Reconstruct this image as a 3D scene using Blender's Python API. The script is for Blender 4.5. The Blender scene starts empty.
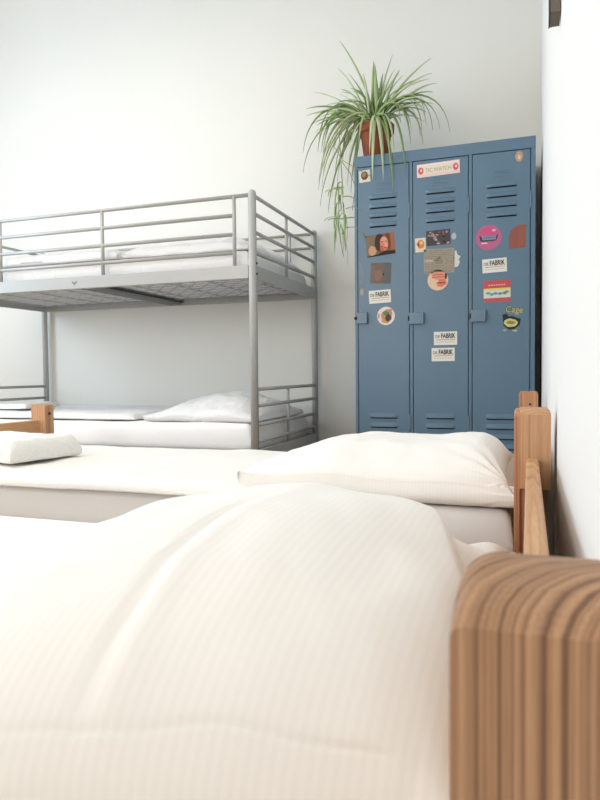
import bpy, bmesh, math, random
from mathutils import Vector, Matrix, noise
random.seed(7)
S = bpy.context.scene
COL = S.collection
PI = math.pi

# ------------------------------------------------------------------ camera
cam_d = bpy.data.cameras.new('camera'); cam = bpy.data.objects.new('camera', cam_d); COL.objects.link(cam)
S.camera = cam
CAMZ = .72
yaw, pitch, roll = math.radians(19.126), math.radians(2.330), math.radians(.582)
r0 = Vector((math.cos(yaw), math.sin(yaw), 0)); f0 = Vector((-math.sin(yaw), math.cos(yaw), 0)); d0 = Vector((0, 0, -1))
fw = f0*math.cos(pitch) + d0*math.sin(pitch); dn = d0*math.cos(pitch) - f0*math.sin(pitch)
rt = r0*math.cos(roll) + dn*math.sin(roll); dn2 = dn*math.cos(roll) - r0*math.sin(roll)
cam.matrix_world = Matrix(((rt.x, -dn2.x, -fw.x, 0), (rt.y, -dn2.y, -fw.y, 0), (rt.z, -dn2.z, -fw.z, CAMZ), (0, 0, 0, 1)))
cam_d.sensor_width = 36; cam_d.sensor_fit = 'AUTO'; cam_d.lens = 658.63*36/800
cam_d.clip_start = .01; cam_d.clip_end = 60
cam_d.dof.use_dof = True; cam_d.dof.focus_distance = 2.6; cam_d.dof.aperture_fstop = 15

# ------------------------------------------------------------------ light
W = bpy.data.worlds.new('daylight'); S.world = W; W.use_nodes = True
bg = W.node_tree.nodes['Background']; bg.inputs[0].default_value = (.72, .85, 1, 1); bg.inputs[1].default_value = 1.6
def area(name, loc, rot, sx, sy, power, col):
    l = bpy.data.lights.new(name, 'AREA'); l.shape = 'RECTANGLE'; l.size = sx; l.size_y = sy; l.energy = power; l.color = col
    o = bpy.data.objects.new(name, l); o.location = loc; o.rotation_euler = rot; COL.objects.link(o); return o
XL, XR, YB, YF, ZC = -4.6, .062, 3.92, -2.3, 3.45
area('daylight_left_window', (XL-.12, 1.7, 1.75), (0, -PI/2, 0), 1.7, 1.8, 60, (.60, .79, 1))
area('daylight_rear_window', (-2.6, YF-.12, 1.8), (PI/2, 0, 0), 2.0, 1.6, 54, (1, .94, .86))
area('ceiling_lamp_light', (-2.3, 1.9, 3.16), (0, 0, 0), 1.0, 1.0, 23, (1, .91, .80))
S.view_settings.view_transform = 'Standard'; S.view_settings.look = 'None'; S.view_settings.gamma = 1
S.view_settings.exposure = .30; S.view_settings.use_curve_mapping = False

# ------------------------------------------------------------------ materials
def lin(c):
    return tuple(((v/255)/12.92 if v/255 <= .04045 else ((v/255+.055)/1.055)**2.4) for v in c) + (1,)
def mat(name, rgb, rough=.6, metal=0, spec=.5, noise_amt=0, nscale=8, bump=0, bscale=60, coat=0):
    m = bpy.data.materials.new(name); m.use_nodes = True; nt = m.node_tree; n = nt.nodes; b = n['Principled BSDF']
    c = lin(rgb) if max(rgb) > 1 else tuple(rgb) + (1,)
    b.inputs['Base Color'].default_value = c; b.inputs['Roughness'].default_value = rough; b.inputs['Metallic'].default_value = metal
    b.inputs['Specular IOR Level'].default_value = spec; b.inputs['Coat Weight'].default_value = coat
    tc = n.new('ShaderNodeTexCoord')
    nz = n.new('ShaderNodeTexNoise'); nz.inputs['Scale'].default_value = nscale; nz.inputs['Detail'].default_value = 4
    nt.links.new(tc.outputs['Object'], nz.inputs['Vector'])
    mx = n.new('ShaderNodeMix'); mx.data_type = 'RGBA'
    mx.inputs['A'].default_value = tuple(v*(1-noise_amt) for v in c[:3]) + (1,); mx.inputs['B'].default_value = tuple(min(1, v*(1+noise_amt)) for v in c[:3]) + (1,)
    nt.links.new(nz.outputs['Fac'], mx.inputs['Factor']); nt.links.new(mx.outputs['Result'], b.inputs['Base Color'])
    if bump:
        n2 = n.new('ShaderNodeTexNoise'); n2.inputs['Scale'].default_value = bscale; n2.inputs['Detail'].default_value = 3
        nt.links.new(tc.outputs['Object'], n2.inputs['Vector'])
        bp = n.new('ShaderNodeBump'); bp.inputs['Strength'].default_value = bump; bp.inputs['Distance'].default_value = .003
        nt.links.new(n2.outputs['Fac'], bp.inputs['Height']); nt.links.new(bp.outputs['Normal'], b.inputs['Normal'])
    return m
def wood(name, light, dark, axis, off=(0, 0, 0), period=.007, dist=1.2, along=.05):
    m = bpy.data.materials.new(name); m.use_nodes = True; nt = m.node_tree; n = nt.nodes; b = n['Principled BSDF']; L = nt.links.new
    b.inputs['Roughness'].default_value = .5; b.inputs['Specular IOR Level'].default_value = .3
    tc = n.new('ShaderNodeTexCoord'); mp = n.new('ShaderNodeMapping'); mp.inputs['Location'].default_value = off
    sc = [1, 1, 1]; sc['XYZ'.index(axis)] = along; mp.inputs['Scale'].default_value = sc
    ln = n.new('ShaderNodeVectorMath'); ln.operation = 'LENGTH'
    nz = n.new('ShaderNodeTexNoise'); nz.inputs['Scale'].default_value = 16; nz.inputs['Detail'].default_value = 2
    ma = n.new('ShaderNodeMath'); ma.operation = 'MULTIPLY_ADD'; ma.inputs[1].default_value = .010*dist
    sc1 = n.new('ShaderNodeMath'); sc1.operation = 'MULTIPLY'; sc1.inputs[1].default_value = 1.0/period
    rg = n.new('ShaderNodeTexNoise'); rg.noise_dimensions = '1D'; rg.inputs['Scale'].default_value = 1.0; rg.inputs['Detail'].default_value = 1.5; rg.inputs['Roughness'].default_value = .6
    cr = n.new('ShaderNodeValToRGB'); e = cr.color_ramp.elements; e[0].position = .33; e[0].color = lin(light); e[1].position = .68; e[1].color = lin(dark)
    mid = e.new(.52); mid.color = lin(tuple(light[i]*.62+dark[i]*.38 for i in range(3)))
    L(tc.outputs['Object'], mp.inputs['Vector']); L(mp.outputs['Vector'], ln.inputs[0]); L(mp.outputs['Vector'], nz.inputs['Vector'])
    L(nz.outputs['Fac'], ma.inputs[0]); L(ln.outputs['Value'], ma.inputs[2]); L(ma.outputs[0], sc1.inputs[0]); L(sc1.outputs[0], rg.inputs['W']); L(rg.outputs['Fac'], cr.inputs['Fac'])
    mp2 = n.new('ShaderNodeMapping'); s2 = [45, 45, 45]; s2['XYZ'.index(axis)] = 1.5; mp2.inputs['Scale'].default_value = s2
    fi = n.new('ShaderNodeTexNoise'); fi.inputs['Scale'].default_value = 14; fi.inputs['Detail'].default_value = 3
    fr = n.new('ShaderNodeMapRange'); fr.inputs['From Min'].default_value = .3; fr.inputs['From Max'].default_value = .7; fr.inputs['To Min'].default_value = .86; fr.inputs['To Max'].default_value = 1.04
    mx = n.new('ShaderNodeMix'); mx.data_type = 'RGBA'; mx.blend_type = 'MULTIPLY'; mx.inputs['Factor'].default_value = 1
    L(tc.outputs['Object'], mp2.inputs['Vector']); L(mp2.outputs['Vector'], fi.inputs['Vector']); L(fi.outputs['Fac'], fr.inputs['Value'])
    L(cr.outputs['Color'], mx.inputs['A']); L(fr.outputs['Result'], mx.inputs['B']); L(mx.outputs['Result'], b.inputs['Base Color'])
    bp = n.new('ShaderNodeBump'); bp.inputs['Strength'].default_value = .12; bp.inputs['Distance'].default_value = .001
    L(fi.outputs['Fac'], bp.inputs['Height']); L(bp.outputs['Normal'], b.inputs['Normal'])
    return m
def cloth(name, rgb, stripe=0, period=.010, axis='X', weave=.3, wr=.0, wscale=9):
    m = bpy.data.materials.new(name); m.use_nodes = True; nt = m.node_tree; n = nt.nodes; b = n['Principled BSDF']; L = nt.links.new
    b.inputs['Roughness'].default_value = .8; b.inputs['Specular IOR Level'].default_value = .2
    b.inputs['Sheen Weight'].default_value = .15
    c = lin(rgb); tc = n.new('ShaderNodeTexCoord')
    wv = n.new('ShaderNodeTexWave'); wv.wave_type = 'BANDS'; wv.bands_direction = axis; wv.inputs['Scale'].default_value = .314/period
    wv.inputs['Distortion'].default_value = .15
    L(tc.outputs['Object'], wv.inputs['Vector'])
    cr = n.new('ShaderNodeValToRGB'); cr.color_ramp.elements[0].position = .42; cr.color_ramp.elements[1].position = .58
    cr.color_ramp.elements[0].color = tuple(v*(1-.07*stripe) for v in c[:3]) + (1,); cr.color_ramp.elements[1].color = c
    L(wv.outputs['Fac'], cr.inputs['Fac']); L(cr.outputs['Color'], b.inputs['Base Color'])
    nz = n.new('ShaderNodeTexNoise'); nz.inputs['Scale'].default_value = 900; L(tc.outputs['Object'], nz.inputs['Vector'])
    bp = n.new('ShaderNodeBump'); bp.inputs['Strength'].default_value = weave; bp.inputs['Distance'].default_value = .0006
    L(nz.outputs['Fac'], bp.inputs['Height'])
    n3 = n.new('ShaderNodeTexNoise'); n3.inputs['Scale'].default_value = wscale; n3.inputs['Detail'].default_value = 3; n3.inputs['Distortion'].default_value = 1.5
    L(tc.outputs['Object'], n3.inputs['Vector'])
    b2 = n.new('ShaderNodeBump'); b2.inputs['Strength'].default_value = wr; b2.inputs['Distance'].default_value = .02
    L(n3.outputs['Fac'], b2.inputs['Height']); L(bp.outputs['Normal'], b2.inputs['Normal']); L(b2.outputs['Normal'], b.inputs['Normal'])
    return m
M = {}
M['back_wall'] = mat('cream_wall_paint', (229, 227, 220), .85, 0, .2, .015, 2, .12, 45)
M['wall'] = mat('white_wall_paint', (240, 239, 236), .85, 0, .2, .01, 2, .1, 45)
M['ceiling'] = mat('ceiling_paint', (240, 240, 238), .9, 0, .2)
M['floor'] = mat('worn_floorboards', (186, 160, 130), .5, 0, .4, .25, 6)
M['trim'] = mat('white_gloss_trim', (232, 230, 225), .4)
M['silver'] = mat('silver_painted_metal', (174, 173, 169), .42, .1, .5, .04, 30, .05, 300)
M['wire'] = mat('galvanised_wire', (178, 182, 186), .4, .3)
M['black'] = mat('black_bolt_and_gap_shade', (22, 22, 24), .5)
M['dark'] = mat('interior_shade_black', (10, 12, 15), .9)
M['locker'] = mat('blue_grey_locker_enamel', (90, 117, 137), .38, 0, .5, .05, 7, .06, 40)
M['locker_lug'] = mat('blue_grey_hinge_enamel', (102, 124, 140), .38, 0, .5, .05, 40)
M['linen'] = cloth('plain_white_cotton', (246, 242, 234), 0, wr=.3, wscale=7)
M['linen_bunk'] = cloth('bunk_white_cotton', (236, 234, 232), 0, wr=.35, wscale=9)
M['satin'] = cloth('white_satin_stripe_cotton', (249, 244, 237), .3, .0095, 'X', wr=.0)
M['satin2'] = cloth('white_satin_stripe_cotton_fine', (249, 244, 237), .25, .0095, 'X', wr=.22, wscale=6)
M['towel'] = cloth('white_terry_cotton', (246, 243, 237), 0, weave=1, wr=.5, wscale=60)
M['mattress'] = cloth('mattress_sheet', (246, 243, 240), 0, wr=.1, wscale=4)
M['terracotta'] = mat('terracotta', (150, 88, 66), .85, 0, .2, .15, 18, .3, 90)
M['soil'] = mat('dark_soil', (48, 36, 28), .95, 0, .1, .3, 60, .8, 120)
M['bracket'] = mat('weathered_brown_strip', (112, 100, 90), .7, 0, .3, .15, 40)
M['glass'] = mat('window_glass', (235, 240, 245), .05)
M['glass'].node_tree.nodes['Principled BSDF'].inputs['Transmission Weight'].default_value = 1

# ------------------------------------------------------------------ helpers
def origin(o):
    v = Vector((0, 0, 0))
    while o is not None: v += Vector(o.location); o = o.parent
    return v
def link(name, bm, m, parent=None, loc=None, smooth=False, label=None):
    """bm is in world coordinates; the object's origin goes to loc (or its parent's origin)."""
    me = bpy.data.meshes.new(name)
    o = bpy.data.objects.new(name, me)
    if parent is not None: o.parent = parent; off = origin(parent)
    else: off = Vector(loc) if loc is not None else Vector((0, 0, 0)); o.location = off
    bmesh.ops.translate(bm, verts=bm.verts, vec=-off)
    bmesh.ops.recalc_face_normals(bm, faces=bm.faces)
    for f in bm.faces: f.smooth = smooth
    bm.to_mesh(me); bm.free()
    for mm in (m if isinstance(m, (list, tuple)) else [m]): me.materials.append(mm)
    COL.objects.link(o)
    if label: o['label'] = label
    return o
def tag(o, label, cat, group=None, kind=None):
    o['label'] = label; o['category'] = cat
    if group: o['group'] = group
    if kind: o['kind'] = kind
    return o
def thing(name, loc, label, cat, group=None):
    o = bpy.data.objects.new(name, None); o.location = loc; o.empty_display_size = .05; COL.objects.link(o)
    return tag(o, label, cat, group)
def box(bm, x0, x1, y0, y1, z0, z1, bev=0, mi=0, seg=2):
    r = bmesh.ops.create_cube(bm, size=1)
    vs = r['verts']
    for v in vs: v.co = Vector((x0+(v.co.x+.5)*(x1-x0), y0+(v.co.y+.5)*(y1-y0), z0+(v.co.z+.5)*(z1-z0)))
    fs = {f for v in vs for f in v.link_faces}
    for f in fs: f.material_index = mi
    if bev:
        es = list({e for v in vs for e in v.link_edges})
        bmesh.ops.bevel(bm, geom=es, offset=bev, segments=seg, affect='EDGES', profile=.5, clamp_overlap=True)
def nb(): return bmesh.new()
def tube(bm, pts, r, n=10, cap=True, mi=0):
    pts = [Vector(p) for p in pts]; rings = []
    rr = r if isinstance(r, (list, tuple)) else [r]*len(pts)
    for i, p in enumerate(pts):
        if i == 0: d = pts[1]-p
        elif i == len(pts)-1: d = p-pts[i-1]
        else: d = (pts[i+1]-pts[i-1])
        d.normalize(); a = d.orthogonal().normalized() if i == 0 else (pa - d*pa.dot(d)).normalized()
        pa = a; b = d.cross(a)
        rings.append([bm.verts.new(p + (a*math.cos(2*PI*k/n) + b*math.sin(2*PI*k/n))*rr[i]) for k in range(n)])
    for i in range(len(rings)-1):
        for k in range(n):
            f = bm.faces.new((rings[i][k], rings[i][(k+1) % n], rings[i+1][(k+1) % n], rings[i+1][k])); f.material_index = mi
    if cap:
        for rg in (rings[0], rings[-1]): f = bm.faces.new(rg); f.material_index = mi
def lathe(bm, prof, c, n=40, mi=0):
    rings = [[bm.verts.new((c[0]+r*math.cos(2*PI*k/n), c[1]+r*math.sin(2*PI*k/n), c[2]+z)) for k in range(n)] for r, z in prof]
    for i in range(len(rings)-1):
        for k in range(n): bm.faces.new((rings[i][k], rings[i][(k+1) % n], rings[i+1][(k+1) % n], rings[i+1][k])).material_index = mi
    for rg in (rings[0], rings[-1]): bm.faces.new(rg).material_index = mi
def extrude_profile(bm, pts, axis, a0, a1, mi=0):
    """closed 2-D profile extruded along an axis; pts are the two other coordinates in xyz order."""
    def mk(p, a):
        if axis == 'X': return (a, p[0], p[1])
        if axis == 'Y': return (p[0], a, p[1])
        return (p[0], p[1], a)
    A = [bm.verts.new(mk(p, a0)) for p in pts]; B = [bm.verts.new(mk(p, a1)) for p in pts]
    fs = [bm.faces.new(A), bm.faces.new(B[::-1])]
    for i in range(len(pts)):
        j = (i+1) % len(pts); fs.append(bm.faces.new((A[i], B[i], B[j], A[j])))
    for f in fs: f.material_index = mi
    return A, B, fs
def round_rect(x0, x1, z0, z1, rtl, rtr, rbr=0, rbl=0, n=8):
    P = []
    def arc(cx, cz, r, a0, a1):
        if r <= 0: P.append((cx, cz)); return
        for k in range(n+1):
            a = a0+(a1-a0)*k/n; P.append((cx+r*math.cos(a), cz+r*math.sin(a)))
    arc(x0+rbl, z0+rbl, rbl, PI, 1.5*PI); arc(x1-rbr, z0+rbr, rbr, 1.5*PI, 2*PI)
    arc(x1-rtr, z1-rtr, rtr, 0, PI/2); arc(x0+rtl, z1-rtl, rtl, PI/2, PI)
    return P
def fbm(x, y, z, o=4):
    return noise.fractal(Vector((x, y, z)), 1.0, 2.0, o)
def ss(a, b, x):
    t = min(1, max(0, (x-a)/(b-a))); return t*t*(3-2*t)
def cushion(x0, x1, y0, y1, z0, zm, z1, R, nx=90, ny=70, pinch=0, rot=0, wr=None, prof=2.0, skew=0, wy=0, bulge=0, lobe=.04):
    """closed soft body: top shell z1, bottom z0, meeting in a seam at zm; R = rounding distance (m)."""
    bm = nb(); cx, cy, hx, hy = (x0+x1)/2, (y0+y1)/2, (x1-x0)/2, (y1-y0)/2
    def warp(t, h, n):  # denser near the rims
        a = -1+2*t/n; return math.copysign(1-(1-abs(a))**1.5, a)
    top, bot = [], []
    cr, sr = math.cos(rot), math.sin(rot)
    for j in range(ny+1):
        rt_, rb_ = [], []
        v = warp(j, hy, ny)
        for i in range(nx+1):
            u = warp(i, hx, nx)
            px, py = (u+skew*(1-u*u))*hx*(1-pinch*(1-v*v)), v*hy*(1-pinch*(1-u*u)); py += (1-v)/2*wy*min(1, max(0, (cx+px+.5)/.42))
            dx, dy = (1-abs(u))*hx, (1-abs(v))*hy
            a, b = min(1, dx/R), min(1, dy/R)
            ha = (1-(1-a)**prof)**(1/prof) if prof > 0 else 1; hb = (1-(1-b)**prof)**(1/prof)
            h = ha*hb
            X, Y = cx+px*cr-py*sr, cy+px*sr+py*cr
            w = wr(X, Y, u, v, h) if wr else 0
            edge = i in (0, nx) or j in (0, ny)
            wz = wr(X, Y, u, v, h) if wr else 0
            vt = bm.verts.new((X, Y, zm+(z1-zm)*h+wz)); rt_.append(vt)
            tx, ty = min(1, dx/lobe), min(1, dy/lobe); t_ = min(tx, ty)
            bu = math.copysign(dx*(1-tx**3)+bulge*math.sin(PI*tx), u); bv = math.copysign(dy*(1-ty**3)+bulge*math.sin(PI*ty), v)
            X += bu*cr-bv*sr; Y += bu*sr+bv*cr
            rb_.append(vt if edge else bm.verts.new((X, Y, zm-(zm-z0)*math.sin(t_*PI/2)+wz*(1-t_))))
        top.append(rt_); bot.append(rb_)
    for j in range(ny):
        for i in range(nx):
            bm.faces.new((top[j][i], top[j][i+1], top[j+1][i+1], top[j+1][i]))
            q = [bot[j][i], bot[j+1][i], bot[j+1][i+1], bot[j][i+1]]
            if len(set(q)) == 4:
                try: bm.faces.new(q)
                except ValueError: pass
    return bm
def copy_tree(o, parent=None):
    c = o.copy(); COL.objects.link(c)
    if parent is not None: c.parent = parent
    for ch in list(o.children): copy_tree(ch, c)
    return c

# ------------------------------------------------------------------ setting
def struct(name, bm, m, loc=(0, 0, 0)):
    o = link(name, bm, m, loc=loc); o['kind'] = 'structure'; return o
b = nb(); box(b, XL-.3, XR+.2, YF-.3, YB+.2, -.1, 0); struct('floor', b, M['floor'])
b = nb(); box(b, XL-.3, XR+.2, YF-.3, YB+.2, ZC, ZC+.1); struct('ceiling', b, M['ceiling'])
b = nb(); box(b, XL-.3, XR+.2, YB, YB+.2, 0, ZC); struct('wall_back', b, M['back_wall'])
b = nb(); box(b, XR, XR+.2, YF, YB, 0, ZC); struct('wall_right', b, M['wall'])
def holed(axis, a, t, u0, u1, w):     # wall slab with one opening w=(u0,u1,z0,z1)
    bm = nb()
    for (p, q, z0, z1) in ((u0, w[0], 0, ZC), (w[1], u1, 0, ZC), (w[0], w[1], 0, w[2]), (w[0], w[1], w[3], ZC)):
        if axis == 'x': box(bm, a-t, a, p, q, z0, z1)
        else: box(bm, p, q, a-t, a, z0, z1)
    return bm
WL = (.8, 2.6, .9, 2.65); WF = (-3.65, -1.55, .95, 2.6)
struct('wall_left', holed('x', XL, .24, YF-.3, YB, WL), M['wall'])
struct('wall_front', holed('y', YF, .24, XL, XR+.2, WF), M['wall'])
def window(name, axis, a, w):
    bm = nb(); gl = nb()
    def bx(m_, p, q, z0, z1, t0, t1):
        if axis == 'x': box(m_, a-t1, a-t0, p, q, z0, z1)
        else: box(m_, p, q, a-t1, a-t0, z0, z1)
    mid = (w[0]+w[1])/2
    for (p, q, z0, z1) in ((w[0], w[0]+.05, w[2], w[3]), (w[1]-.05, w[1], w[2], w[3]), (w[0]+.05, w[1]-.05, w[2], w[2]+.05), (w[0]+.05, w[1]-.05, w[3]-.05, w[3]), (mid-.03, mid+.03, w[2]+.05, w[3]-.05)):
        bx(bm, p, q, z0, z1, .03, .08)
    o = struct(name, bm, M['trim'])
    bm = nb(); bx(bm, w[0]-.03, w[1]+.03, w[2]-.035, w[2], -.08, .0); c = link('window_sill', bm, M['trim'], o); c['kind'] = 'structure'
window('window_1', 'x', XL, WL); window('window_2', 'y', YF, WF)
b = nb(); box(b, XL, XR, YB-.014, YB, 0, .09, .003); struct('baseboard_back', b, M['trim'])
b = nb(); box(b, XR-.004, XR, YF, YB-.014, 0, .09, .001); struct('baseboard_right', b, M['trim'])

# ceiling lamp (round opal disc, outside the frame, gives the warm light)
t = thing('ceiling_lamp', (-2.3, 1.9, ZC), 'round white opal ceiling lamp above the beds', 'lamp')
b = nb(); lathe(b, [(.04, 0), (.06, -.02), (.03, -.05), (.015, -.06), (.015, -.12), (.17, -.14), (.18, -.16), (.02, -.165)], (-2.3, 1.9, ZC)); link('lamp_body', b, M['trim'], t, smooth=True)

# ------------------------------------------------------------------ pine beds in the foreground
WOOD_L, WOOD_D = (216, 172, 132), (176, 126, 88)
M['pine_post'] = wood('pine_post_grain', (190, 148, 113), (128, 94, 70), 'Z', (-1.160, .655, -.022), .0040, .8, .035)
M['pine_post_far'] = wood('pine_post_grain_far', WOOD_L, (186, 134, 96), 'Z', (-1.13, -.62, -.02), .0045, 1.0, .035)
M['pine_leg'] = wood('pine_leg_grain', (206, 152, 116), (176, 118, 86), 'Z', (-.95, -.6, 0), .006, .8, .04)
M['pine_plank'] = wood('pine_plank_grain', (222, 178, 134), (176, 124, 82), 'Y', (-1.109, 0, -.500), .0035, 2.2, .035)
def domed(bm, x0, x1, z0, rl, rr, ya, yb, drop=.0, zf=.6195, zp=.6350):
    """post body whose top is rounded over from the crisp front edge to the back."""
    secs = []; D_ = yb-ya
    for t_, z, k in ((0, zf, .40), (.09, zf+.45*(zp-zf), .6), (.22, zf+.78*(zp-zf), .75), (.42, zf+.97*(zp-zf), .9), (.60, zp, 1), (.78, zp-.002, 1.15), (.92, zp-.007, 1.3), (1, zp-drop-.004, 1.4)):
        secs.append([bm.verts.new((q[0], ya+D_*t_, q[1])) for q in round_rect(x0, x1, z0, z, max(.0008, rl*k), max(.0008, rr*k), 0, 0, 8)])
    for a_, b_ in zip(secs, secs[1:]):
        for k in range(len(a_)): bm.faces.new((a_[k], b_[k], b_[(k+1) % len(a_)], a_[(k+1) % len(a_)]))
    bm.faces.new(secs[0]); bm.faces.new(secs[-1][::-1])
def head_post(parent, x0, x1, y0, y1, zblock, legx1, m_block, m_leg, seam):
    """laminated post: a full-length leg on the left, a short thick block beside it, one domed top."""
    bm = nb(); domed(bm, x0, seam, 0, .008, .0006, y0, y1, .01, .6155, .6325)
    p = link('post', bm, m_leg, parent)
    bm = nb(); domed(bm, seam, x1, zblock, .0006, .016, y0, y1, .01)
    link('post_block', bm, m_block, parent, label='short thick pine block beside the leg')
    if legx1 > seam:
        bm = nb(); box(bm, seam, legx1, y0+.01, y1-.01, 0, zblock); link('post_core', bm, m_leg, p)
def simple_post(parent, x0, x1, y0, y1, ztop, m, name='post', r=.012):
    bm = nb(); extrude_profile(bm, round_rect(x0, x1, 0, ztop, r, r), 'Y', y0, y1)
    bmesh.ops.bevel(bm, geom=[e for e in bm.edges if max(v.co.z for v in e.verts) > ztop-.03 and abs(e.verts[0].co.y-e.verts[1].co.y) < 1e-6], offset=.003, segments=2, affect='EDGES')
    return link(name, bm, m, parent)

bedB = thing('wooden_bed', (-1.1, .9, 0), 'nearest pine bed, its thick rounded post filling the lower right corner', 'bed', 'pine beds')
bm = nb()
domed(bm, -.0292, .0525, 0, .014, .018, .262, .346, .0125)
o = link('post', bm, M['pine_post'], bedB)
head_post(bedB, -.0306, .0494, 1.597, 1.675, .448, .018, M['pine_post_far'], M['pine_leg'], -.0185)
bm = nb(); extrude_profile(bm, round_rect(-.0044, .0230, .30, .519, .007, .007), 'Y', .346, 1.597); link('headboard', bm, M['pine_plank'], bedB, label='long pine headboard plank between the two posts')
for y in (.265, 1.597): simple_post(bedB, -2.20, -2.125, y, y+.07, .585, M['pine_post_far'])
bm = nb(); extrude_profile(bm, round_rect(-2.175, -2.150, .36, .517, .006, .006), 'Y', .335, 1.597); link('footboard', bm, M['pine_plank'], bedB)
M['pine_rail'] = wood('pine_rail_grain', WOOD_L, WOOD_D, 'X', (0, .02, .03), .008, 2, .05)
for y in (.28, 1.60):
    bm = nb(); box(bm, -2.125, -.0306, y, y+.028, .06, .17, .003); link('side_rail', bm, M['pine_rail'], bedB)
for k in range(10):
    bm = nb(); x = -.12-k*.215; box(bm, x-.08, x, .308, 1.60, .135, .155, .002); link('slat', bm, M['pine_rail'], bedB)

bedA = thing('wooden_bed', (-1.1, 2.1, 0), 'pine bed behind the nearest one, under the plump pillow and folded towel', 'bed', 'pine beds')
simple_post(bedA, -.028, .045, 1.685, 1.740, .600, M['pine_post_far'])
p3 = simple_post(bedA, -.0312, .0332, 2.47, 2.53, .647, M['pine_leg'], r=.010)
bm = nb(); tube(bm, [(.006, 2.4685, .602), (.006, 2.476, .602)], .004, 12); link('bolt_hole', bm, M['black'], p3)
for y in (1.675, 2.47):
    fp = simple_post(bedA, -2.175, -2.098, y, y+.06, .588, M['pine_post_far'])
    bm = nb(); tube(bm, [(-2.100, y+.03, .545), (-2.095, y+.03, .545)], .007, 12); link('bolt_hole', bm, M['black'], fp)
bm = nb(); extrude_profile(bm, round_rect(-.0044, .0222, .36, .517, .006, .006), 'Y', 1.740, 2.47); link('headboard', bm, M['pine_plank'], bedA)
bm = nb(); extrude_profile(bm, round_rect(-2.160, -2.134, .40, .517, .006, .006), 'Y', 1.735, 2.47); link('footboard', bm, M['pine_plank'], bedA)
for y in (1.68, 2.49):
    bm = nb(); box(bm, -2.108, -.0312, y, y+.026, .12, .235, .003); link('side_rail', bm, M['pine_rail'], bedA)
for k in range(10):
    bm = nb(); x = -.12-k*.21; box(bm, x-.08, x, 1.706, 2.49, .20, .22, .002); link('slat', bm, M['pine_rail'], bedA)

# mattress and bedding, bed B (nearest)
bm = cushion(-2.10, -.045, .32, 1.50, .155, .25, .325, .03, 60, 40, prof=2.5)
tag(link('mattress', bm, M['mattress'], loc=(-1.07, .93, .155), smooth=True), 'white sheeted mattress of the nearest bed, under the big striped pillow', 'mattress', 'mattresses')
def wr1(X, Y, u, v, h):
    w = .014*fbm(X*2.2+3, Y*2.2, .3, 3)*h
    # a long soft crease that runs away from the camera, and a shallow valley right of the crown
    d = X+.352+.012*math.sin(Y*9+1); w += (-.007*math.exp(-(d/.0075)**2) + .003*math.exp(-((d-.022)/.014)**2))*min(1, h*1.5)*ss(.95, .70, Y)
    d2 = (X+.20-.25*(Y-.55)); w -= .010*math.exp(-(d2/.05)**2)*h*ss(.5, .8, Y)
    d3 = (Y-.60-.18*(X+.3)); w += .004*math.exp(-(d3/.02)**2)*h*ss(-.55, -.4, X)
    yc = .412+.27*(X+.40)+.003*math.sin(X*21)+.0015*math.sin(X*47); q = Y-yc
    w -= (.0034*math.exp(-(q/.0020)**2) + .002*(1-ss(-.006, .0, q)))*ss(0, .25, h)*ss(-.09, -.12, X)
    nx_, ny_ = .35/.361, .09/.361; sd = (X+.16)*nx_+(Y-1.15)*ny_
    w -= .032*ss(0, .035, sd)*ss(.14, .06, sd)*ss(.68, .85, Y)*min(1, h*3)
    w += .006*fbm(X*7+Y*2, Y*4-X, 1.7, 3)*min(1, h*1.4)
    # rim ripples
    e = (1-h)
    w += .007*math.sin(X*17+1.2*math.sin(Y*6))*e*(.4+.6*abs(noise.noise(Vector((X*4, Y*4, 5)))))
    return w
bm = cushion(-.750, -.034, .345, 1.275, .336, .382, .551, .396, 150, 300, pinch=.05, wr=wr1, prof=2.0, skew=.175, wy=.11, bulge=.008, lobe=.05)
tag(link('pillow', bm, M['satin'], loc=(-.47, .93, .327), smooth=True), 'big plump white pillow with fine woven stripes, closest to the camera', 'pillow', 'pillows')

# mattress and bedding, bed A
bm = cushion(-2.07, -.034, 1.71, 2.46, .22, .30, .368, .03, 60, 40, prof=2.5)
bmesh.ops.translate(bm, verts=bm.verts, vec=(0, -.0, 0))
tag(link('mattress', bm, M['mattress'], loc=(-1.07, 2.1, .22), smooth=True), 'white sheeted mattress on the second pine bed, under the folded duvet', 'mattress', 'mattresses')
def wrd(s):
    def f(X, Y, u, v, h):
        return .008*fbm(X*2.5+s, Y*3, s, 3)*(.3+.7*h) + .004*fbm(X*6+Y*5, Y*7-X*2, s+2, 3)*h + .006*math.sin(X*5+s)*(1-h)
    return f
bm = cushion(-2.05, -.72, 1.655, 2.455, .370, .380, .415, .07, 110, 80, wr=wrd(2.1), prof=2.2)
tag(link('duvet', bm, M['linen'], loc=(-1.4, 2.05, .37), smooth=True), 'flat white duvet spread on the second pine bed, towel lying on it', 'duvet', 'duvets')
def wr2(X, Y, u, v, h):
    w = .010*fbm(X*3+9, Y*3, .8, 3)*h + .005*fbm(X*9, Y*6+X*3, 3.3, 3)*min(1, h*1.5)
    # tension folds from the corners
    for cx, cy in ((-.04, 1.72), (-.04, 2.42), (-.82, 1.72)):
        dx, dy = X-cx, Y-cy; a = math.atan2(dy, dx); rr = math.hypot(dx, dy)
        w += .006*math.sin(a*17)*math.exp(-rr/.13)*min(1, rr/.04)
    w += .004*math.sin(X*22)*(1-h)
    w += .006*math.sin(X*9+.5)*(1-h)
    return w
bm = cushion(-.78, -.046, 1.705, 2.364, .373, .436, .519, .17, 120, 200, pinch=.03, wr=wr2, prof=1.45, skew=.33, bulge=.012, lobe=.06)
tag(link('pillow', bm, M['satin2'], loc=(-.43, 2.06, .37), smooth=True), 'plump white pillow at the head of the second pine bed, before the lockers', 'pillow', 'pillows')
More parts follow.
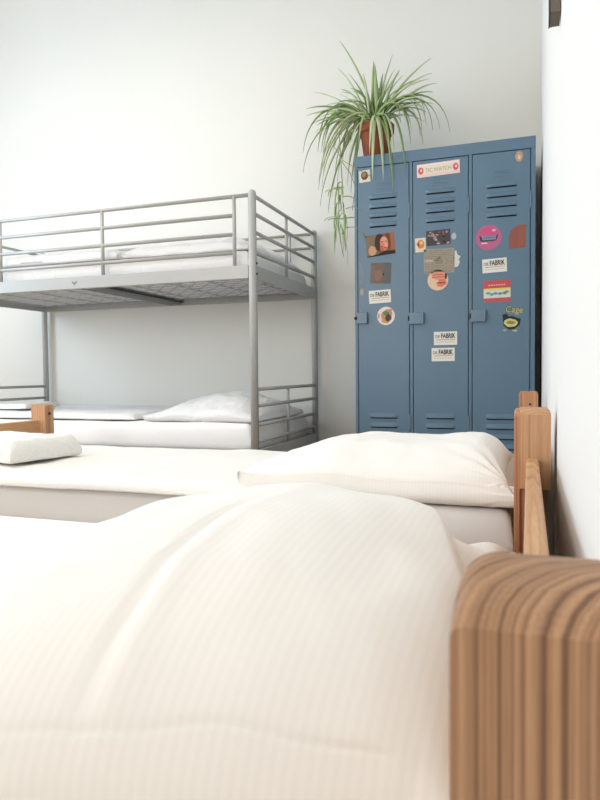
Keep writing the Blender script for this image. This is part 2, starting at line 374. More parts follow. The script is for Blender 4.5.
t = thing('towel', (-1.72, 1.99, .42), 'folded white terry towel lying on the flat duvet at left', 'towel')
def wrt(X, Y, u, v, h): return .004*fbm(X*14, Y*14, 2, 3)
bm = cushion(-2.04, -1.60, 1.80, 2.10, .422, .446, .500, .035, 90, 60, rot=-.22, wr=wrt, prof=2.0); link('towel_fold', bm, M['towel'], t, smooth=True)

# ------------------------------------------------------------------ metal bunk bed
BX0, BX1, BY0, BY1 = -3.272, -1.244, 2.92, 3.875
bunk = thing('metal_bunk_bed', ((BX0+BX1)/2, (BY0+BY1)/2, 0), 'silver metal bunk bed standing against the back wall at left', 'bunk bed')
for (x, y, r) in ((BX1, BY0, .0195), (BX1, BY1, .0185), (BX0, BY0, .0195), (BX0, BY1, .0185)):
    bm = nb(); tube(bm, [(x, y, 0), (x, y, 1.578), (x, y, 1.588), (x, y, 1.593)], [r, r, r*.8, r*.4], 20); p = link('post', bm, M['silver'], bunk, smooth=True)
    if y == BY0:
        for z in (1.245, 1.195, .35):
            bm = nb(); tube(bm, [(x+r*.7*(1 if x > -2 else -1), y, z), (x+(r+.004)*(1 if x > -2 else -1), y, z)], .006, 10); link('bolt', bm, M['black'], p)
R_ = .0095
for x in (BX1, BX0):       # end guards, upper and lower
    for (zs, zb) in (((1.570, 1.486, 1.399, 1.305), 1.235), ((.645, .564, .470, .390), .345)):
        e = None
        for z in zs:
            bm = nb(); tube(bm, [(x, BY0+.018, z), (x, BY1-.017, z)], R_, 12); link('end_rail', bm, M['silver'], bunk, smooth=True)
        bm = nb(); tube(bm, [(x-.002, 3.392, zs[0]-.004), (x-.002, 3.392, zb)], .0085, 10); link('end_upright', bm, M['silver'], bunk, smooth=True)
    for z0, z1 in ((1.175, 1.238), (.285, .348)):
        bm = nb(); box(bm, x-.012, x+.012, BY0+.018, BY1-.017, z0, z1, .003); link('end_bed_rail', bm, M['silver'], bunk)
for z in (1.570, 1.480, 1.390, 1.302):      # front guard
    x1 = BX1-.018 if z > 1.5 else -1.338
    bm = nb(); tube(bm, [(BX0+.018, BY0, z), (x1, BY0, z)], R_, 12); link('guard_rail', bm, M['silver'], bunk, smooth=True)
for x in (-1.338, -2.086, -2.75):
    bm = nb(); tube(bm, [(x, BY0-.001, 1.568), (x, BY0-.001, 1.232)], .0095, 10); link('guard_upright', bm, M['silver'], bunk, smooth=True)
for z in (1.570, 1.485):                    # back guard
    bm = nb(); tube(bm, [(BX0+.018, BY1, z), (BX1-.017, BY1, z)], R_*.85, 12); link('back_guard_rail', bm, M['silver'], bunk, smooth=True)
for x in (-1.40, -2.26, -3.1):
    bm = nb(); tube(bm, [(x, BY1, 1.568), (x, BY1, 1.232)], .008, 10); link('back_guard_upright', bm, M['silver'], bunk, smooth=True)
for y in (BY0, BY1):
    for z0, z1 in ((1.175, 1.238), (.285, .348)):
        bm = nb(); box(bm, BX0+.018, BX1-.018, y-.012, y+.012, z0, z1, .003); o = link('bed_rail', bm, M['silver'], bunk)
        if y == BY0 and z1 > 1:   # small dark mark printed on the rail
            bm = nb(); yy = BY0-.0126
            for q in (((-2.276, 1.214), (-2.268, 1.214), (-2.264, 1.208), (-2.252, 1.208), (-2.248, 1.214), (-2.240, 1.214), (-2.248, 1.203), (-2.268, 1.203)), ((-2.263, 1.201), (-2.253, 1.201), (-2.258, 1.192))):
                extrude_profile(bm, q, 'Y', yy, yy+.0008)
            link('rail_mark', bm, M['bracket'], o, label='small dark stamped mark')
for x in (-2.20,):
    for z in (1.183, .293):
        bm = nb()
        box(bm, x-.030, x+.030, BY0+.012, BY1-.012, z+.006, z+.012); box(bm, x-.030, x-.026, BY0+.012, BY1-.012, z-.010, z+.006); box(bm, x+.026, x+.030, BY0+.012, BY1-.012, z-.010, z+.006)
        cb = link('cross_beam', bm, M['silver'], bunk)
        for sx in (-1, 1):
            bm = nb(); box(bm, x+sx*.046-.014, x+sx*.046+.014, BY0+.012, BY1-.012, z+.010, z+.0125); link('gap_shade_strip', bm, M['black'], cb, label='black strip standing for the shaded gap beside the cross beam')  # the shade in the deck gaps is put in as black strips
for zz in (1.205, .325):       # wire mattress deck
    bm = nb(); ny_ = 17
    for j in range(ny_):
        y = BY0+.035+j*(BY1-BY0-.07)/(ny_-1); s = 1 if j % 2 else -1; pts = []
        n = 44
        for i in range(n+1): pts.append((BX0+.015+i*(BX1-BX0-.03)/n, y+(.026 if i % 2 else -.026)*s*(0 if False else 1), zz))
        tube(bm, pts, .0021, 4, False)
    for k in range(9): x = BX0+.12+k*.225; tube(bm, [(x, BY0+.012, zz-.003), (x, BY1-.012, zz-.003)], .003, 5)
    link('wire_deck', bm, M['wire'], bunk)
# bunk bedding
def wrm(s):
    def f(X, Y, u, v, h): return .004*fbm(X*3+s, Y*3, s, 3)
    return f
bm = cushion(BX0+.03, BX1-.035, BY0+.035, BY1-.04, 1.209, 1.262, 1.322, .035, 90, 50, wr=wrm(1), prof=2.5)
tag(link('mattress', bm, M['linen_bunk'], loc=(-2.26, 3.4, 1.209), smooth=True), 'white sheeted mattress on the upper bunk behind the rails', 'mattress', 'mattresses')
bm = cushion(BX0+.05, -2.03, BY0+.04, BY1-.06, 1.328, 1.344, 1.392, .08, 90, 50, wr=wrd(5), prof=2)
tag(link('duvet', bm, M['linen_bunk'], loc=(-2.5, 3.4, 1.322), smooth=True), 'flat white duvet on the upper bunk, left of its pillow', 'duvet', 'duvets')
def wrp(s):
    def f(X, Y, u, v, h): return .014*fbm(X*4+s, Y*4, s, 3)*h + .014*fbm(X*11, Y*9, s, 3)*min(1, h*1.6) + .006*math.sin(X*25)*(1-h)
    return f
bm = cushion(-2.01, -1.29, BY0+.05, BY1-.12, 1.327, 1.345, 1.455, .32, 80, 60, wr=wrp(3), pinch=.03)
tag(link('pillow', bm, M['linen_bunk'], loc=(-1.68, 3.3, 1.324), smooth=True), 'white pillow on the upper bunk behind the guard rails', 'pillow', 'pillows')
bm = cushion(BX0+.03, BX1-.035, BY0+.035, BY1-.04, .33, .40, .475, .04, 90, 50, wr=wrm(4), prof=2.5)
tag(link('mattress', bm, M['mattress'], loc=(-2.26, 3.4, .33), smooth=True), 'white sheeted mattress on the lower bunk', 'mattress', 'mattresses')
bm = cushion(BX0+.05, -1.96, BY0+.06, BY1-.05, .481, .490, .516, .06, 90, 50, wr=wrd(8), prof=2)
tag(link('duvet', bm, M['linen_bunk'], loc=(-2.6, 3.4, .475), smooth=True), 'folded white duvet on the lower bunk, left of its pillow', 'duvet', 'duvets')
bm = cushion(-1.90, -1.275, BY0+.05, BY1-.15, .477, .505, .615, .30, 80, 60, wr=wrp(6), pinch=.03, prof=1.6, skew=.2)
tag(link('pillow', bm, M['linen_bunk'], loc=(-1.66, 3.3, .477), smooth=True), 'crumpled white pillow on the lower bunk', 'pillow', 'pillows')
bm = cushion(-3.15, -2.80, 3.10, 3.45, .524, .530, .556, .03, 50, 30, rot=.1, wr=wrt)
tag(link('towel', bm, M['towel'], loc=(-2.95, 3.3, .517), smooth=True), 'folded white towel on the duvet of the lower bunk', 'towel')

# ------------------------------------------------------------------ blue steel locker
LY, LB, LT = 3.42, 3.895, 1.854
lk = thing('steel_locker', (-.42, 3.65, 0), 'blue grey steel locker with three stickered doors in the corner', 'locker')
LX0, LX1 = -.871, .030
DOORS = [(-.853, -.5835), (-.5615, -.2875), (-.2655, .0055)]
DZ0, DZ1 = .13, 1.793
bm = nb()
box(bm, LX0, LX0+.002, LY+.016, LB, .05, LT); box(bm, LX1-.002, LX1, LY+.016, LB, .05, LT); box(bm, LX0+.002, LX1-.002, LB-.002, LB, .05, LT)
box(bm, LX0+.002, LX1-.002, LY+.016, LB-.002, LT-.002, LT); box(bm, LX0+.002, LX1-.002, LY+.016, LB-.002, .10, .102)
link('cabinet', bm, M['locker'], lk)
bm = nb(); box(bm, LX0, LX1, LY, LY+.016, DZ1+.004, LT, .002); box(bm, LX0, LX1, LY, LY+.016, .05, DZ0-.004, .002)
xs = [LX0] + [v for d in DOORS for v in d] + [LX1]
for k in range(0, 8, 2): box(bm, xs[k] if k == 0 else xs[k]+.0035, xs[k+1] if k == 6 else xs[k+1]-.0035, LY, LY+.016, DZ0-.004, DZ1+.004, .001)
link('front_frame', bm, M['locker'], lk)
for x in (DOORS[0][1]+.011, DOORS[1][1]+.011):
    bm = nb(); box(bm, x-.001, x+.001, LY+.016, LB-.002, .102, LT-.002); link('partition', bm, M['locker'], lk)
for x in (LX0+.02, LX1-.02):
    for y in (LY+.02, LB-.02): bm = nb(); box(bm, x-.015, x+.015, y-.015, y+.015, 0, .05); link('foot', bm, M['locker'], lk)
def louver(door, x0, x1, zb, h=.024, out=.008):
    bm = nb(); y = LY; n = 6; rows = []
    # scoop: flush at the top and the ends, standing out at the open lower lip
    N = 14
    for i in range(N+1):
        t_ = i/N; e = min(1, min(t_, 1-t_)*N/2.2); e = math.sin(e*PI/2); row = []
        for j in range(n+1):
            s_ = j/n; row.append(bm.verts.new((x0+(x1-x0)*t_, y-.0004-out*e*math.sin(s_*PI/2)**.9, zb+h*(1-s_))))
        rows.append(row)
    back = [bm.verts.new((r[-1].co.x, y-.0002, zb)) for r in rows]
    for i in range(N):
        for j in range(n): bm.faces.new((rows[i][j], rows[i+1][j], rows[i+1][j+1], rows[i][j+1]))
        f = bm.faces.new((rows[i][n], rows[i+1][n], back[i+1], back[i])); f.material_index = 1  # underside coloured near black for the shade inside the opening
    box(bm, x0+.006, x1-.006, y-.0010, y+.001, zb-.0050, zb+.001, 0, 1)      # near-black strip painted for the shade in the slot under the lip
    return link('louver', bm, [M['locker'], M['dark']], door, smooth=True)
doors = []
for k, (x0, x1) in enumerate(DOORS):
    bm = nb(); box(bm, x0, x1, LY-.0003, LY+.014, DZ0, DZ1, .0015)
    d = link('door', bm, M['locker'], lk, label=['left door of the locker', 'middle door of the locker', 'right door of the locker'][k]); doors.append(d)
    lx0 = (-.793, -.499, -.201)[k]; lx1 = lx0+.150
    for zb in (1.625, 1.578, 1.530, 1.482): louver(d, lx0, lx1, zb)
    for zb in (.482, .432, .382, .332): louver(d, lx0, lx1, zb)
    # blank embossed card frame above the louvers
    bm = nb()
    for q in ((lx0+.040, lx0+.112, 1.701, 1.704), (lx0+.040, lx0+.112, 1.690, 1.6925), (lx0+.036, lx0+.116, 1.674, 1.677), (lx0+.036, lx0+.116, 1.663, 1.666)): box(bm, q[0], q[1], LY-.0022, LY, q[2], q[3], .0008)
    link('card_holder', bm, M['locker'], d)
    # latch
    a = (-.862, -.583, -.275)[k]; bw = (.060, .076, .074)[k]; zc = (1.007, .996, .997)[k]
    bm = nb(); box(bm, a, a+bw, LY-.014, LY-.0004, zc-.030, zc+.030, .003); box(bm, a+bw-.012, a+bw, LY-.024, LY-.014, zc-.030, zc+.030, .002)
    lt = link('latch', bm, M['locker_lug'], d)
    bm = nb(); tube(bm, [(a-.002, LY-.0146, zc), (a-.002, LY-.0120, zc)], .009, 12) if k == 0 else box(bm, a-.004, a+.003, LY-.0145, LY-.006, zc-.012, zc+.012)
    link('latch_hole', bm, M['dark'], lt)
    for z0 in (1.512, .42):
        bm = nb(); xh = x1+.0015; box(bm, xh-.003, xh+.004, LY-.006, LY-.0006, z0, z0+.078, .0015); link('hinge', bm, M['locker_lug'], d)

# stickers ---------------------------------------------------------
CM = {}
def cm(rgb):
    if rgb not in CM: CM[rgb] = mat('print_%02x%02x%02x' % rgb, rgb, .55, 0, .3, .04, 40)
    return CM[rgb]
class Sticker:
    def __init__(s, k, cx, cz, rot=0): s.k, s.cx, s.cz, s.rot, s.bm, s.m = k, cx, cz, math.radians(rot), nb(), []; s.y = LY-.0004
    def mi(s, c):
        if c not in s.m: s.m.append(c)
        return s.m.index(c)
    def poly(s, pts, c, lay=0):
        y1 = s.y-.0006-lay*.00012; y0 = s.y+.0002 if lay == 0 else s.y-.0005
        extrude_profile(s.bm, pts, 'Y', y1, y0, s.mi(c))
    def rect(s, x0, x1, z0, z1, c, lay=0): s.poly([(x0, z0), (x1, z0), (x1, z1), (x0, z1)], c, lay)
    def ell(s, x, z, rx, rz, c, lay=0, n=26, jag=0):
        s.poly([(x+rx*math.cos(2*PI*i/n)*(1+jag*random.uniform(-1, 1)), z+rz*math.sin(2*PI*i/n)*(1+jag*random.uniform(-1, 1))) for i in range(n)], c, lay)
    def text(s, body, x, z, size, c, lay=1, width=None, bold=0.0):
        cu = bpy.data.curves.new('lettering', 'FONT'); cu.body = body; cu.size = 1; cu.align_x = 'CENTER'; cu.offset = bold; cu.fill_mode = 'FRONT' if False else 'BOTH'
        ob = bpy.data.objects.new('lettering', cu); COL.objects.link(ob); bpy.context.view_layer.update()
        me = bpy.data.meshes.new_from_object(ob.evaluated_get(bpy.context.evaluated_depsgraph_get()))
        COL.objects.unlink(ob); bpy.data.objects.remove(ob)
        vs = [v.co.copy() for v in me.vertices]
        if not vs: return
        w = max(v.x for v in vs)-min(v.x for v in vs); mx = (max(v.x for v in vs)+min(v.x for v in vs))/2
        sx = width/w if width else size; sz = size
        nv = [s.bm.verts.new((x+(v.x-mx)*sx, s.y-.0008-lay*.00012, z+v.y*sz)) for v in vs]; i_ = s.mi(c)
        for p in me.polygons:
            try: f = s.bm.faces.new([nv[i] for i in p.vertices]); f.material_index = i_
            except ValueError: pass
        bpy.data.meshes.remove(me)
    def done(s, name, label):
        c, n = math.cos(s.rot), math.sin(s.rot)
        for v in s.bm.verts: x, z = v.co.x, v.co.z; v.co.x = s.cx+x*c-z*n; v.co.z = s.cz+x*n+z*c
        return link(name, s.bm, [cm(q) for q in s.m], doors[s.k], label=label)
WH = (226, 224, 214)
# door 1
s = Sticker(0, -.815, 1.748, 3); s.rect(-.030, .030, -.031, .031, (214, 206, 190)); s.ell(0, .003, .019, .022, (96, 70, 46), 1); s.ell(-.003, .006, .009, .011, (170, 130, 90), 2); s.done('sticker', 'small square white sticker with a brown oval')
s = Sticker(0, -.7325, 1.386, 5)
s.rect(-.076, .076, -.056, .056, (126, 84, 62)); s.rect(-.076, -.052, -.056, .05, (128, 108, 88), 1); s.rect(-.052, -.02, -.045, .056, (118, 104, 84), 1); s.ell(-.046, -.026, .022, .026, (196, 150, 118), 2, jag=.12)
s.ell(.000, .010, .030, .046, (58, 40, 34), 2, jag=.05); s.ell(.040, .014, .014, .040, (104, 62, 46), 2); s.ell(.020, .004, .022, .038, (204, 124, 96), 3); s.ell(.022, .022, .016, .016, (218, 150, 122), 4); s.ell(.030, -.006, .008, .014, (222, 152, 126), 4); s.ell(.026, -.019, .008, .004, (160, 70, 62), 5); s.ell(.012, .014, .005, .003, (104, 62, 52), 5, 8); s.ell(.030, .014, .004, .003, (104, 62, 52), 5, 8); s.ell(.006, -.020, .010, .016, (176, 100, 78), 4)
s.poly([(-.076, -.056), (.072, -.056), (.076, -.040), (.02, -.034), (-.02, -.048), (-.076, -.052)], (30, 24, 26), 5); s.rect(.055, .076, -.036, .056, (158, 98, 70), 1); s.done('sticker', 'photo sticker of a dark-haired face on brown')
s = Sticker(0, -.731, 1.239, -3); s.rect(-.055, .055, -.054, .054, (112, 98, 90)); s.rect(.012, .055, -.054, .054, (96, 98, 96), 1); s.rect(-.055, -.030, -.054, .040, (120, 104, 92), 1); s.ell(-.012, -.012, .022, .030, (134, 106, 94), 2); s.ell(.014, -.006, .005, .007, (60, 56, 56), 3); s.done('sticker', 'faded brown grey square sticker')
def fabrik(k, cx, cz, rot, w=.116, h=.068):
    s = Sticker(k, cx, cz, rot); s.rect(-w/2, w/2, -h/2, h/2, WH)
    s.text('DIE', -w*.34, .002, .022, (90, 60, 56), 1, width=.022, bold=.01); s.text('FABRIK', w*.12, .001, .034, (42, 28, 30), 1, width=.072, bold=.03)
    s.rect(-w*.40, w*.42, -.0085, -.0055, (196, 120, 96), 1)
    for i in range(7): s.rect(-w*.40+i*w*.118, -w*.40+i*w*.118+w*.085, -.0195, -.0175, (150, 140, 128), 1)
    s.done('sticker', 'white hostel sticker with bold black lettering')
fabrik(0, -.737, 1.117, 2)
s = Sticker(0, -.705, 1.015); s.ell(0, 0, .047, .048, (228, 214, 204), 0, 36); s.ell(.004, -.002, .030, .034, (168, 150, 120), 1, 16, .15); s.ell(.002, .016, .018, .013, (96, 130, 84), 2, 12, .2); s.ell(.012, -.010, .014, .020, (88, 62, 54), 3, 12, .2); s.ell(-.010, -.024, .014, .012, (204, 150, 84), 3, 12, .2); s.ell(-.018, .002, .008, .016, (206, 130, 120), 3, 10, .2); s.ell(.02, .028, .016, .008, (214, 128, 122), 3, 10, .1); s.rect(-.040, -.035, -.012, .012, (120, 96, 100), 2); s.done('sticker', 'round cream sticker with a colourful figure')
s = Sticker(0, -.833, 1.146); s.ell(0, 0, .010, .020, (176, 160, 138), 0, 14, .12); s.done('sticker_residue', 'pale oval sticker residue')
s = Sticker(0, -.838, 1.24); s.poly([(-.010, -.06), (.012, -.045), (.016, .0), (.004, .05), (-.010, .07)], (122, 136, 146)); s.done('scuff_mark', 'pale rubbed patch of paint')
# door 2
s = Sticker(1, -.4345, 1.745, 1.5); s.rect(-.107, .107, -.033, .033, (228, 196, 190)); s.rect(-.104, .104, -.019, .020, (224, 212, 194), 1)
for sx in (-1, 1):
    s.ell(sx*.087, 0, .014, .018, (206, 92, 98), 2, 18); s.ell(sx*.087+.002, .002, .006, .008, (232, 186, 180), 3, 10)
s.rect(-.104, .104, .022, .030, (236, 214, 210), 1); 
s.text('TIC WATCH', 0, -.010, .027, (176, 168, 140), 3, width=.130, bold=.02); s.done('sticker', 'long pink banner sticker with pale lettering')
s = Sticker(1, -.434, 1.401, 2); s.rect(-.060, .060, -.038, .038, (74, 64, 66))
for i in range(26):
    x, z = random.uniform(-.050, .050), random.uniform(-.031, .031)
    s.ell(x, z, random.uniform(.004, .010), random.uniform(.003, .007), random.choice([(150, 128, 126), (170, 160, 158), (38, 34, 40), (136, 84, 78), (108, 104, 108)]), 1+i*.15, 9, .3)
s.done('sticker', 'dark sticker with a busy grey and pink picture')
s = Sticker(1, -.5245, 1.369, 2); s.rect(-.027, .027, -.036, .036, (222, 204, 180)); s.ell(.001, .004, .019, .022, (206, 128, 60), 1, 14, .12); s.ell(.004, .010, .009, .009, (234, 184, 110), 2, 10, .15); s.ell(-.010, .004, .005, .010, (110, 70, 90), 3, 8, .15); s.done('sticker', 'small cream card sticker with an orange face')
s = Sticker(1, -.432, 1.283, -.5); s.rect(-.076, .078, -.062, .062, (158, 148, 132))
for j in range(12):
    x = -.070
    while x < .064:
        w = random.uniform(.006, .016)
        if not (abs(x) < .024 and j in (4, 5, 6)): s.rect(x, min(.068, x+w), -.055+j*.0095, -.051+j*.0095, random.choice([(122, 114, 104), (134, 122, 110), (142, 130, 112)]), 1)
        x += w+.004
s.rect(-.018, .022, -.016, .006, (138, 128, 116), 1); s.rect(-.008, .012, .006, .020, (138, 128, 116), 1); s.rect(-.072, -.030, -.004, .008, (182, 170, 152), 2)
s.done('sticker', 'yellowed newspaper cutting with small print')
s = Sticker(1, -.345, 1.285); s.poly([(-.012, -.04), (.008, -.036), (.018, -.014), (.012, 0), (.022, .014), (.006, .024), (.0, .046), (-.012, .04)], (206, 208, 204)); s.done('sticker_residue', 'torn white paper left beside the cutting')
s = Sticker(1, -.356, 1.402); s.ell(0, 0, .012, .018, (174, 182, 182), 0, 12, .15); s.done('sticker_residue', 'small white torn paper spot')
s = Sticker(1, -.437, 1.186); s.ell(0, 0, .052, .052, (224, 190, 160), 0, 40); s.poly([(-.022, .044), (.030, .040), (.044, .02), (.04, -.012), (-.03, .010)], (222, 142, 118), 1); s.poly([(.006, .006), (.040, .002), (.044, -.020), (.020, -.036), (-.006, -.030)], (214, 122, 98), 2); s.rect(-.032, .026, .026, .029, (150, 84, 76), 3); s.rect(-.030, .030, .014, .017, (150, 84, 76), 3); s.rect(-.006, .036, -.017, -.012, (96, 52, 48), 3); s.ell(.040, .018, .006, .016, (70, 48, 48), 3, 12, .1); s.done('sticker', 'round cream and coral sticker with dark strokes')
fabrik(1, -.399, .890, 0); fabrik(1, -.411, .808, 0)
# door 3
s = Sticker(2, -.189, 1.382); s.ell(0, 0, .062, .062, (184, 100, 134), 0, 44); s.ell(0, .028, .040, .022, (200, 84, 126), 1, 20); s.poly([(-.040, -.014), (-.044, .010), (-.036, .008), (-.030, -.002), (.036, .004), (.042, .014), (.046, .012), (.040, -.012), (.03, -.018), (-.03, -.020)], (62, 56, 76), 2)
s.rect(-.030, .036, -.012, .008, (122, 138, 160), 3); s.rect(-.024, .030, -.002, .001, (84, 100, 130), 4); s.rect(-.034, -.006, -.030, -.024, (226, 196, 204), 2); s.ell(.026, .034, .010, .006, (226, 160, 190), 2, 10, .1); s.done('sticker', 'round pink sticker with a grey shape')
s = Sticker(2, -.052, 1.376, 0); s.poly([(-.040, -.056), (.036, -.054), (.038, .056), (.012, .057), (-.014, .048), (-.032, .030), (-.040, .0)], (146, 86, 74)); s.poly([(.0, -.053), (.034, -.052), (.036, .05), (.012, .054)], (152, 90, 70), 1); s.done('sticker', 'rust brown sticker with one rounded corner')
fabrik(2, -.160, 1.243, 2)
s = Sticker(2, -.148, 1.117, 1); s.rect(-.064, .064, -.053, .053, (196, 84, 86)); s.rect(-.064, .064, -.034, .012, (208, 212, 200), 1); s.rect(-.064, .064, .004, .014, (222, 206, 118), 2)
for i in range(7): s.rect(-.040+i*.012, -.032+i*.012, .027, .032, (236, 190, 178), 2)
for (x, z, c_) in ((-.042, -.010, (110, 160, 150)), (-.024, -.016, (90, 160, 170)), (-.006, -.012, (140, 120, 170)), (.014, -.014, (90, 150, 160)), (.036, -.012, (120, 150, 130)), (.046, -.006, (150, 150, 130))): s.ell(x, z, .011, .007, c_, 3, 10, .2)
s.done('sticker', 'red sticker with yellow, white and teal bands')
s = Sticker(2, -.066, 1.018, -3); s.text('Cage', 0, -.010, .044, (44, 66, 60), 1, width=.084, bold=.05); s.text('Cage', 0, -.010, .044, (196, 188, 110), 3, width=.080, bold=.005); s.done('sticker', 'yellow lettering sticker with dark outline')
s = Sticker(2, -.080, .962, -4); s.poly([(-.044, .034), (-.026, .040), (-.014, .026), (.002, .030), (.018, .024), (.044, .016), (.040, -.012), (.018, -.034), (-.008, -.038), (-.036, -.020)], (34, 42, 44)); s.ell(-.002, -.004, .034, .020, (206, 200, 130), 1, 18, .12); s.ell(-.002, -.003, .020, .009, (150, 134, 60), 2, 14, .15); s.ell(.020, -.042, .012, .005, (184, 178, 150), 1, 10, .1); s.ell(-.028, -.042, .010, .005, (160, 160, 150), 1, 10, .1); s.done('sticker', 'small yellow and black emblem sticker')
s = Sticker(2, -.046, 1.762); s.ell(0, 0, .018, .026, (188, 150, 120), 0, 14, .1); s.ell(0, -.004, .008, .012, (206, 190, 160), 1, 10, .1); s.done('sticker', 'small tan oval sticker in the door corner')

# ------------------------------------------------------------------ spider plant on the locker
M['leaf'] = mat('spider_plant_leaf', (150, 174, 112), .5, 0, .4, .28, 12)
M['leaf_pale'] = mat('spider_plant_leaf_pale', (192, 206, 162), .5, 0, .4, .2, 12)
M['stem'] = mat('dry_runner', (150, 146, 104), .6, 0, .3, .2, 30)
for k in ('leaf', 'leaf_pale'):
    b_ = M[k].node_tree.nodes['Principled BSDF']; b_.inputs['Subsurface Weight'].default_value = 0
PX, PY, PZ = -.785, 3.565, LT
pl = thing('potted_spider_plant', (PX, PY, PZ), 'spider plant in a terracotta pot on top of the blue locker', 'plant')
bm = nb(); lathe(bm, [(.058, 0), (.062, .002), (.083, .150), (.084, .152), (.094, .153), (.097, .157), (.099, .196), (.096, .199), (.087, .198), (.084, .178), (.01, .176)], (PX, PY, PZ), 44); link('pot', bm, M['terracotta'], pl, smooth=True)
bm = nb(); lathe(bm, [(.083, .168), (.083, .182), (.05, .188), (.005, .190)], (PX, PY, PZ), 30); link('soil', bm, M['soil'], pl, smooth=True)
def leaf(bm, P, w, n=14, mi=0):
    """P: bezier control points (Vector list of 4); tapered strip with a folded midrib and a little thickness."""
    a, b1, c, d = [Vector(p) for p in P]; rows = []
    side0 = None
    for i in range(n+1):
        t = i/n; p = a*(1-t)**3+b1*3*t*(1-t)**2+c*3*t*t*(1-t)+d*t**3
        tg = ((b1-a)*(1-t)**2+(c-b1)*2*t*(1-t)+(d-c)*t*t).normalized()
        sd = tg.cross(Vector((0, 0, 1)))
        if sd.length < .15 and side0 is not None: sd = side0 - tg*side0.dot(tg)
        if sd.length < 1e-3: sd = Vector((1, 0, 0))
        sd.normalize()
        if side0 is not None and sd.dot(side0) < 0: sd = -sd
        side0 = sd if side0 is None else (side0*.5+sd*.5).normalized(); sd = side0
        up = sd.cross(tg).normalized()
        ww = w*(.45+.55*math.sin(min(1, t*2.2)*PI/2))*(1-t**3)**.9+.0006
        rows.append([bm.verts.new(p+sd*ww+up*ww*.35), bm.verts.new(p-up*ww*.12), bm.verts.new(p-sd*ww+up*ww*.35), bm.verts.new(p-up*(ww*.12+.0012))])
    for i in range(n):
        for k in range(4):
            f = bm.faces.new((rows[i][k], rows[i+1][k], rows[i+1][(k+1) % 4], rows[i][(k+1) % 4])); f.material_index = mi
    bm.faces.new(rows[0]); bm.faces.new(rows[-1])
TIPS = [(-0.963, 3.491, 2.501), (-0.698, 3.606, 2.44), (-0.493, 3.592, 2.379), (-0.477, 3.511, 2.265), (-0.477, 3.549, 2.183), (-0.455, 3.542, 2.223), (-0.392, 3.574, 1.975), (-0.447, 3.596, 2.005), (-0.509, 3.485, 2.051), (-0.523, 3.475, 1.968), (-1.148, 3.604, 2.303), (-1.175, 3.539, 2.189), (-1.193, 3.592, 2.172), (-1.172, 3.47, 1.926), (-1.197, 3.541, 1.84), (-1.112, 3.585, 1.654), (-0.979, 3.507, 2.368), (-0.954, 3.621, 2.385), (-0.667, 3.614, 2.338), (-0.769, 3.475, 2.306), (-0.57, 3.40, 1.877), (-1.057, 3.557, 1.61), (-0.941, 3.62, 1.724), (-0.709, 3.39, 1.702), (-0.657, 3.39, 1.636), (-0.766, 3.39, 1.713), (-0.913, 3.475, 1.833), (-0.595, 3.39, 1.73)]
bm = nb()
def grow(tip, w=.0085, lift=None, mi=0):
    T = Vector(tip); a0 = Vector((PX+random.uniform(-.035, .035), PY+random.uniform(-.035, .035), PZ+.18))
    dx = T-a0; h = math.hypot(dx.x, dx.y)
    apex = a0.z + (lift if lift is not None else max(.08, .10+.25*h))
    w *= 1.5
    if .02 < dx.z <= .25 and lift is None:
        c1 = a0+dx*.30+Vector((0, 0, .09)); c2 = a0+dx*.68+Vector((0, 0, .07))
    elif dx.z > .25:    # upright blades
        c1 = a0+dx*.35+Vector((-dx.x*.10, -dx.y*.1, .05)); c2 = a0+dx*.70+Vector((-dx.x*.05, 0, .04))
    else:
        c1 = Vector((a0.x+dx.x*.25, a0.y+dx.y*.25, max(apex, T.z*.0+apex))); c2 = Vector((a0.x+dx.x*.92, a0.y+dx.y*.92, max(T.z+.02, min(apex+.02, T.z+.28))))
    leaf(bm, (a0, c1, c2, T), w, mi=mi)
for tp in TIPS: grow(tp, random.uniform(.007, .010), mi=random.choice((0, 0, 1)))
for i in range(40):      # left-hand cascade
    tx = random.uniform(-1.17, -.88); grow((tx, random.uniform(3.43, 3.72), random.uniform(1.72, 2.16) - .0), random.uniform(.0065, .010), mi=random.choice((0, 0, 1)))
for i in range(34):      # upright crown
    a = random.uniform(0, PI); rr = random.uniform(.05, .30)
    grow((PX-.02+rr*math.cos(a)*1.15, PY+random.uniform(-.15, .15), PZ+.30+.16*math.sin(a)+random.uniform(-.08, .05)), random.uniform(.004, .0065), mi=random.choice((0, 0, 1)))
for i in range(16):      # right-hand sprays
    grow((random.uniform(-.66, -.47), random.uniform(3.45, 3.70), random.uniform(1.95, 2.24)), random.uniform(.006, .009), mi=random.choice((0, 1)))
for i in range(5):      # over the rim to the front
    grow((random.uniform(-.90, -.60), random.uniform(3.36, 3.40), random.uniform(1.74, 1.90)), random.uniform(.006, .009), lift=random.uniform(.06, .14), mi=random.choice((0, 1)))
link('foliage', bm, [M['leaf'], M['leaf_pale']], pl, smooth=True)
bm = nb()
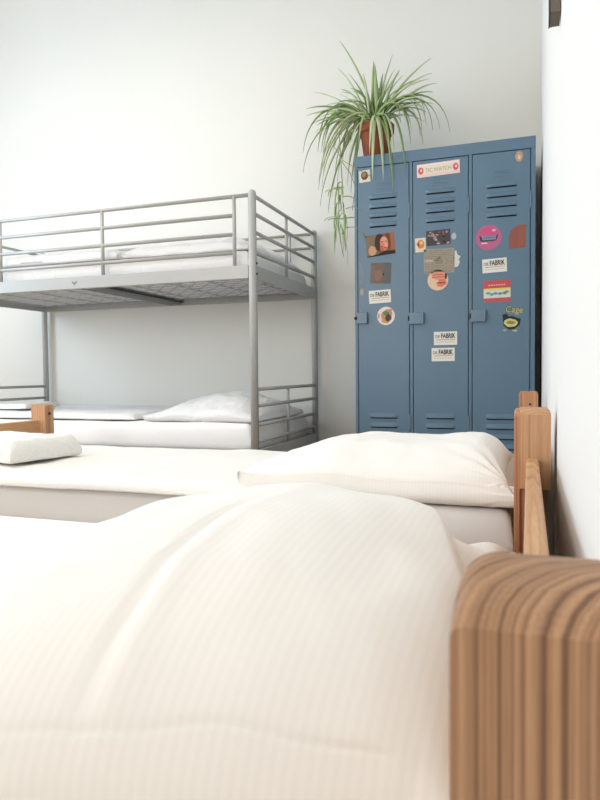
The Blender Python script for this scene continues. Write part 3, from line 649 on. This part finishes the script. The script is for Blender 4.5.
tube(bm, [(-.83, 3.54, 2.04), (-.92, 3.50, 2.12), (-.965, 3.47, 2.0), (-.955, 3.46, 1.86), (-.945, 3.46, 1.70), (-.955, 3.46, 1.60)], .0028, 6)
tube(bm, [(-.83, 3.52, 2.04), (-.93, 3.44, 2.06), (-.98, 3.42, 1.92), (-.93, 3.41, 1.84), (-.82, 3.405, 1.765), (-.77, 3.40, 1.735)], .0022, 6)
tube(bm, [(-.955, 3.46, 1.86), (-.90, 3.45, 1.78), (-.865, 3.42, 1.70), (-.885, 3.43, 1.58)], .0022, 6)
tube(bm, [(-.93, 3.46, 1.60), (-.88, 3.43, 1.60), (-.84, 3.41, 1.575)], .002, 6)
tube(bm, [(-.93, 3.46, 1.50), (-.87, 3.42, 1.49), (-.83, 3.405, 1.46), (-.81, 3.405, 1.425)], .002, 6)
link('runner', bm, M['stem'], pl, smooth=True)
bm = nb()
for i in range(26):
    z = random.uniform(1.47, 1.76); a0 = Vector((-.952+random.uniform(-.015, .015), 3.46, z))
    T = a0+Vector((random.uniform(-.055, .045), random.uniform(-.03, .03), random.uniform(-.18, -.04)))
    if i % 5 == 0: T = a0+Vector((random.choice((-.09, .08)), 0, random.uniform(-.05, .03)))
    leaf(bm, (a0, a0+Vector(((T.x-a0.x)*.9, 0, .01)), Vector((T.x, T.y, (T.z+a0.z)/2)), T), random.uniform(.005, .009), 8, mi=random.choice((0, 1, 1)))
leaf(bm, ((-.955, 3.46, 1.52), (-.97, 3.46, 1.5), (-.96, 3.46, 1.42), (-.945, 3.47, 1.345)), .007, 10)
link('plantlet', bm, [M['leaf'], M['leaf_pale']], pl, smooth=True)

# ------------------------------------------------------------------ strip fixed high on the right wall
bm = nb(); extrude_profile(bm, [(1.50, 1.466), (1.565, 1.466), (1.565, 1.80), (1.50, 1.80)], 'X', .041, .0605)
br = thing('wall_bracket', (.051, 1.53, 1.466), 'brown grey strip fixed high on the white right wall', 'bracket')
link('strip', bm, M['bracket'], br)
bm = nb(); box(bm, .0385, .041, 1.50, 1.565, 1.464, 1.80); link('edge_trim', bm, M['black'], br)
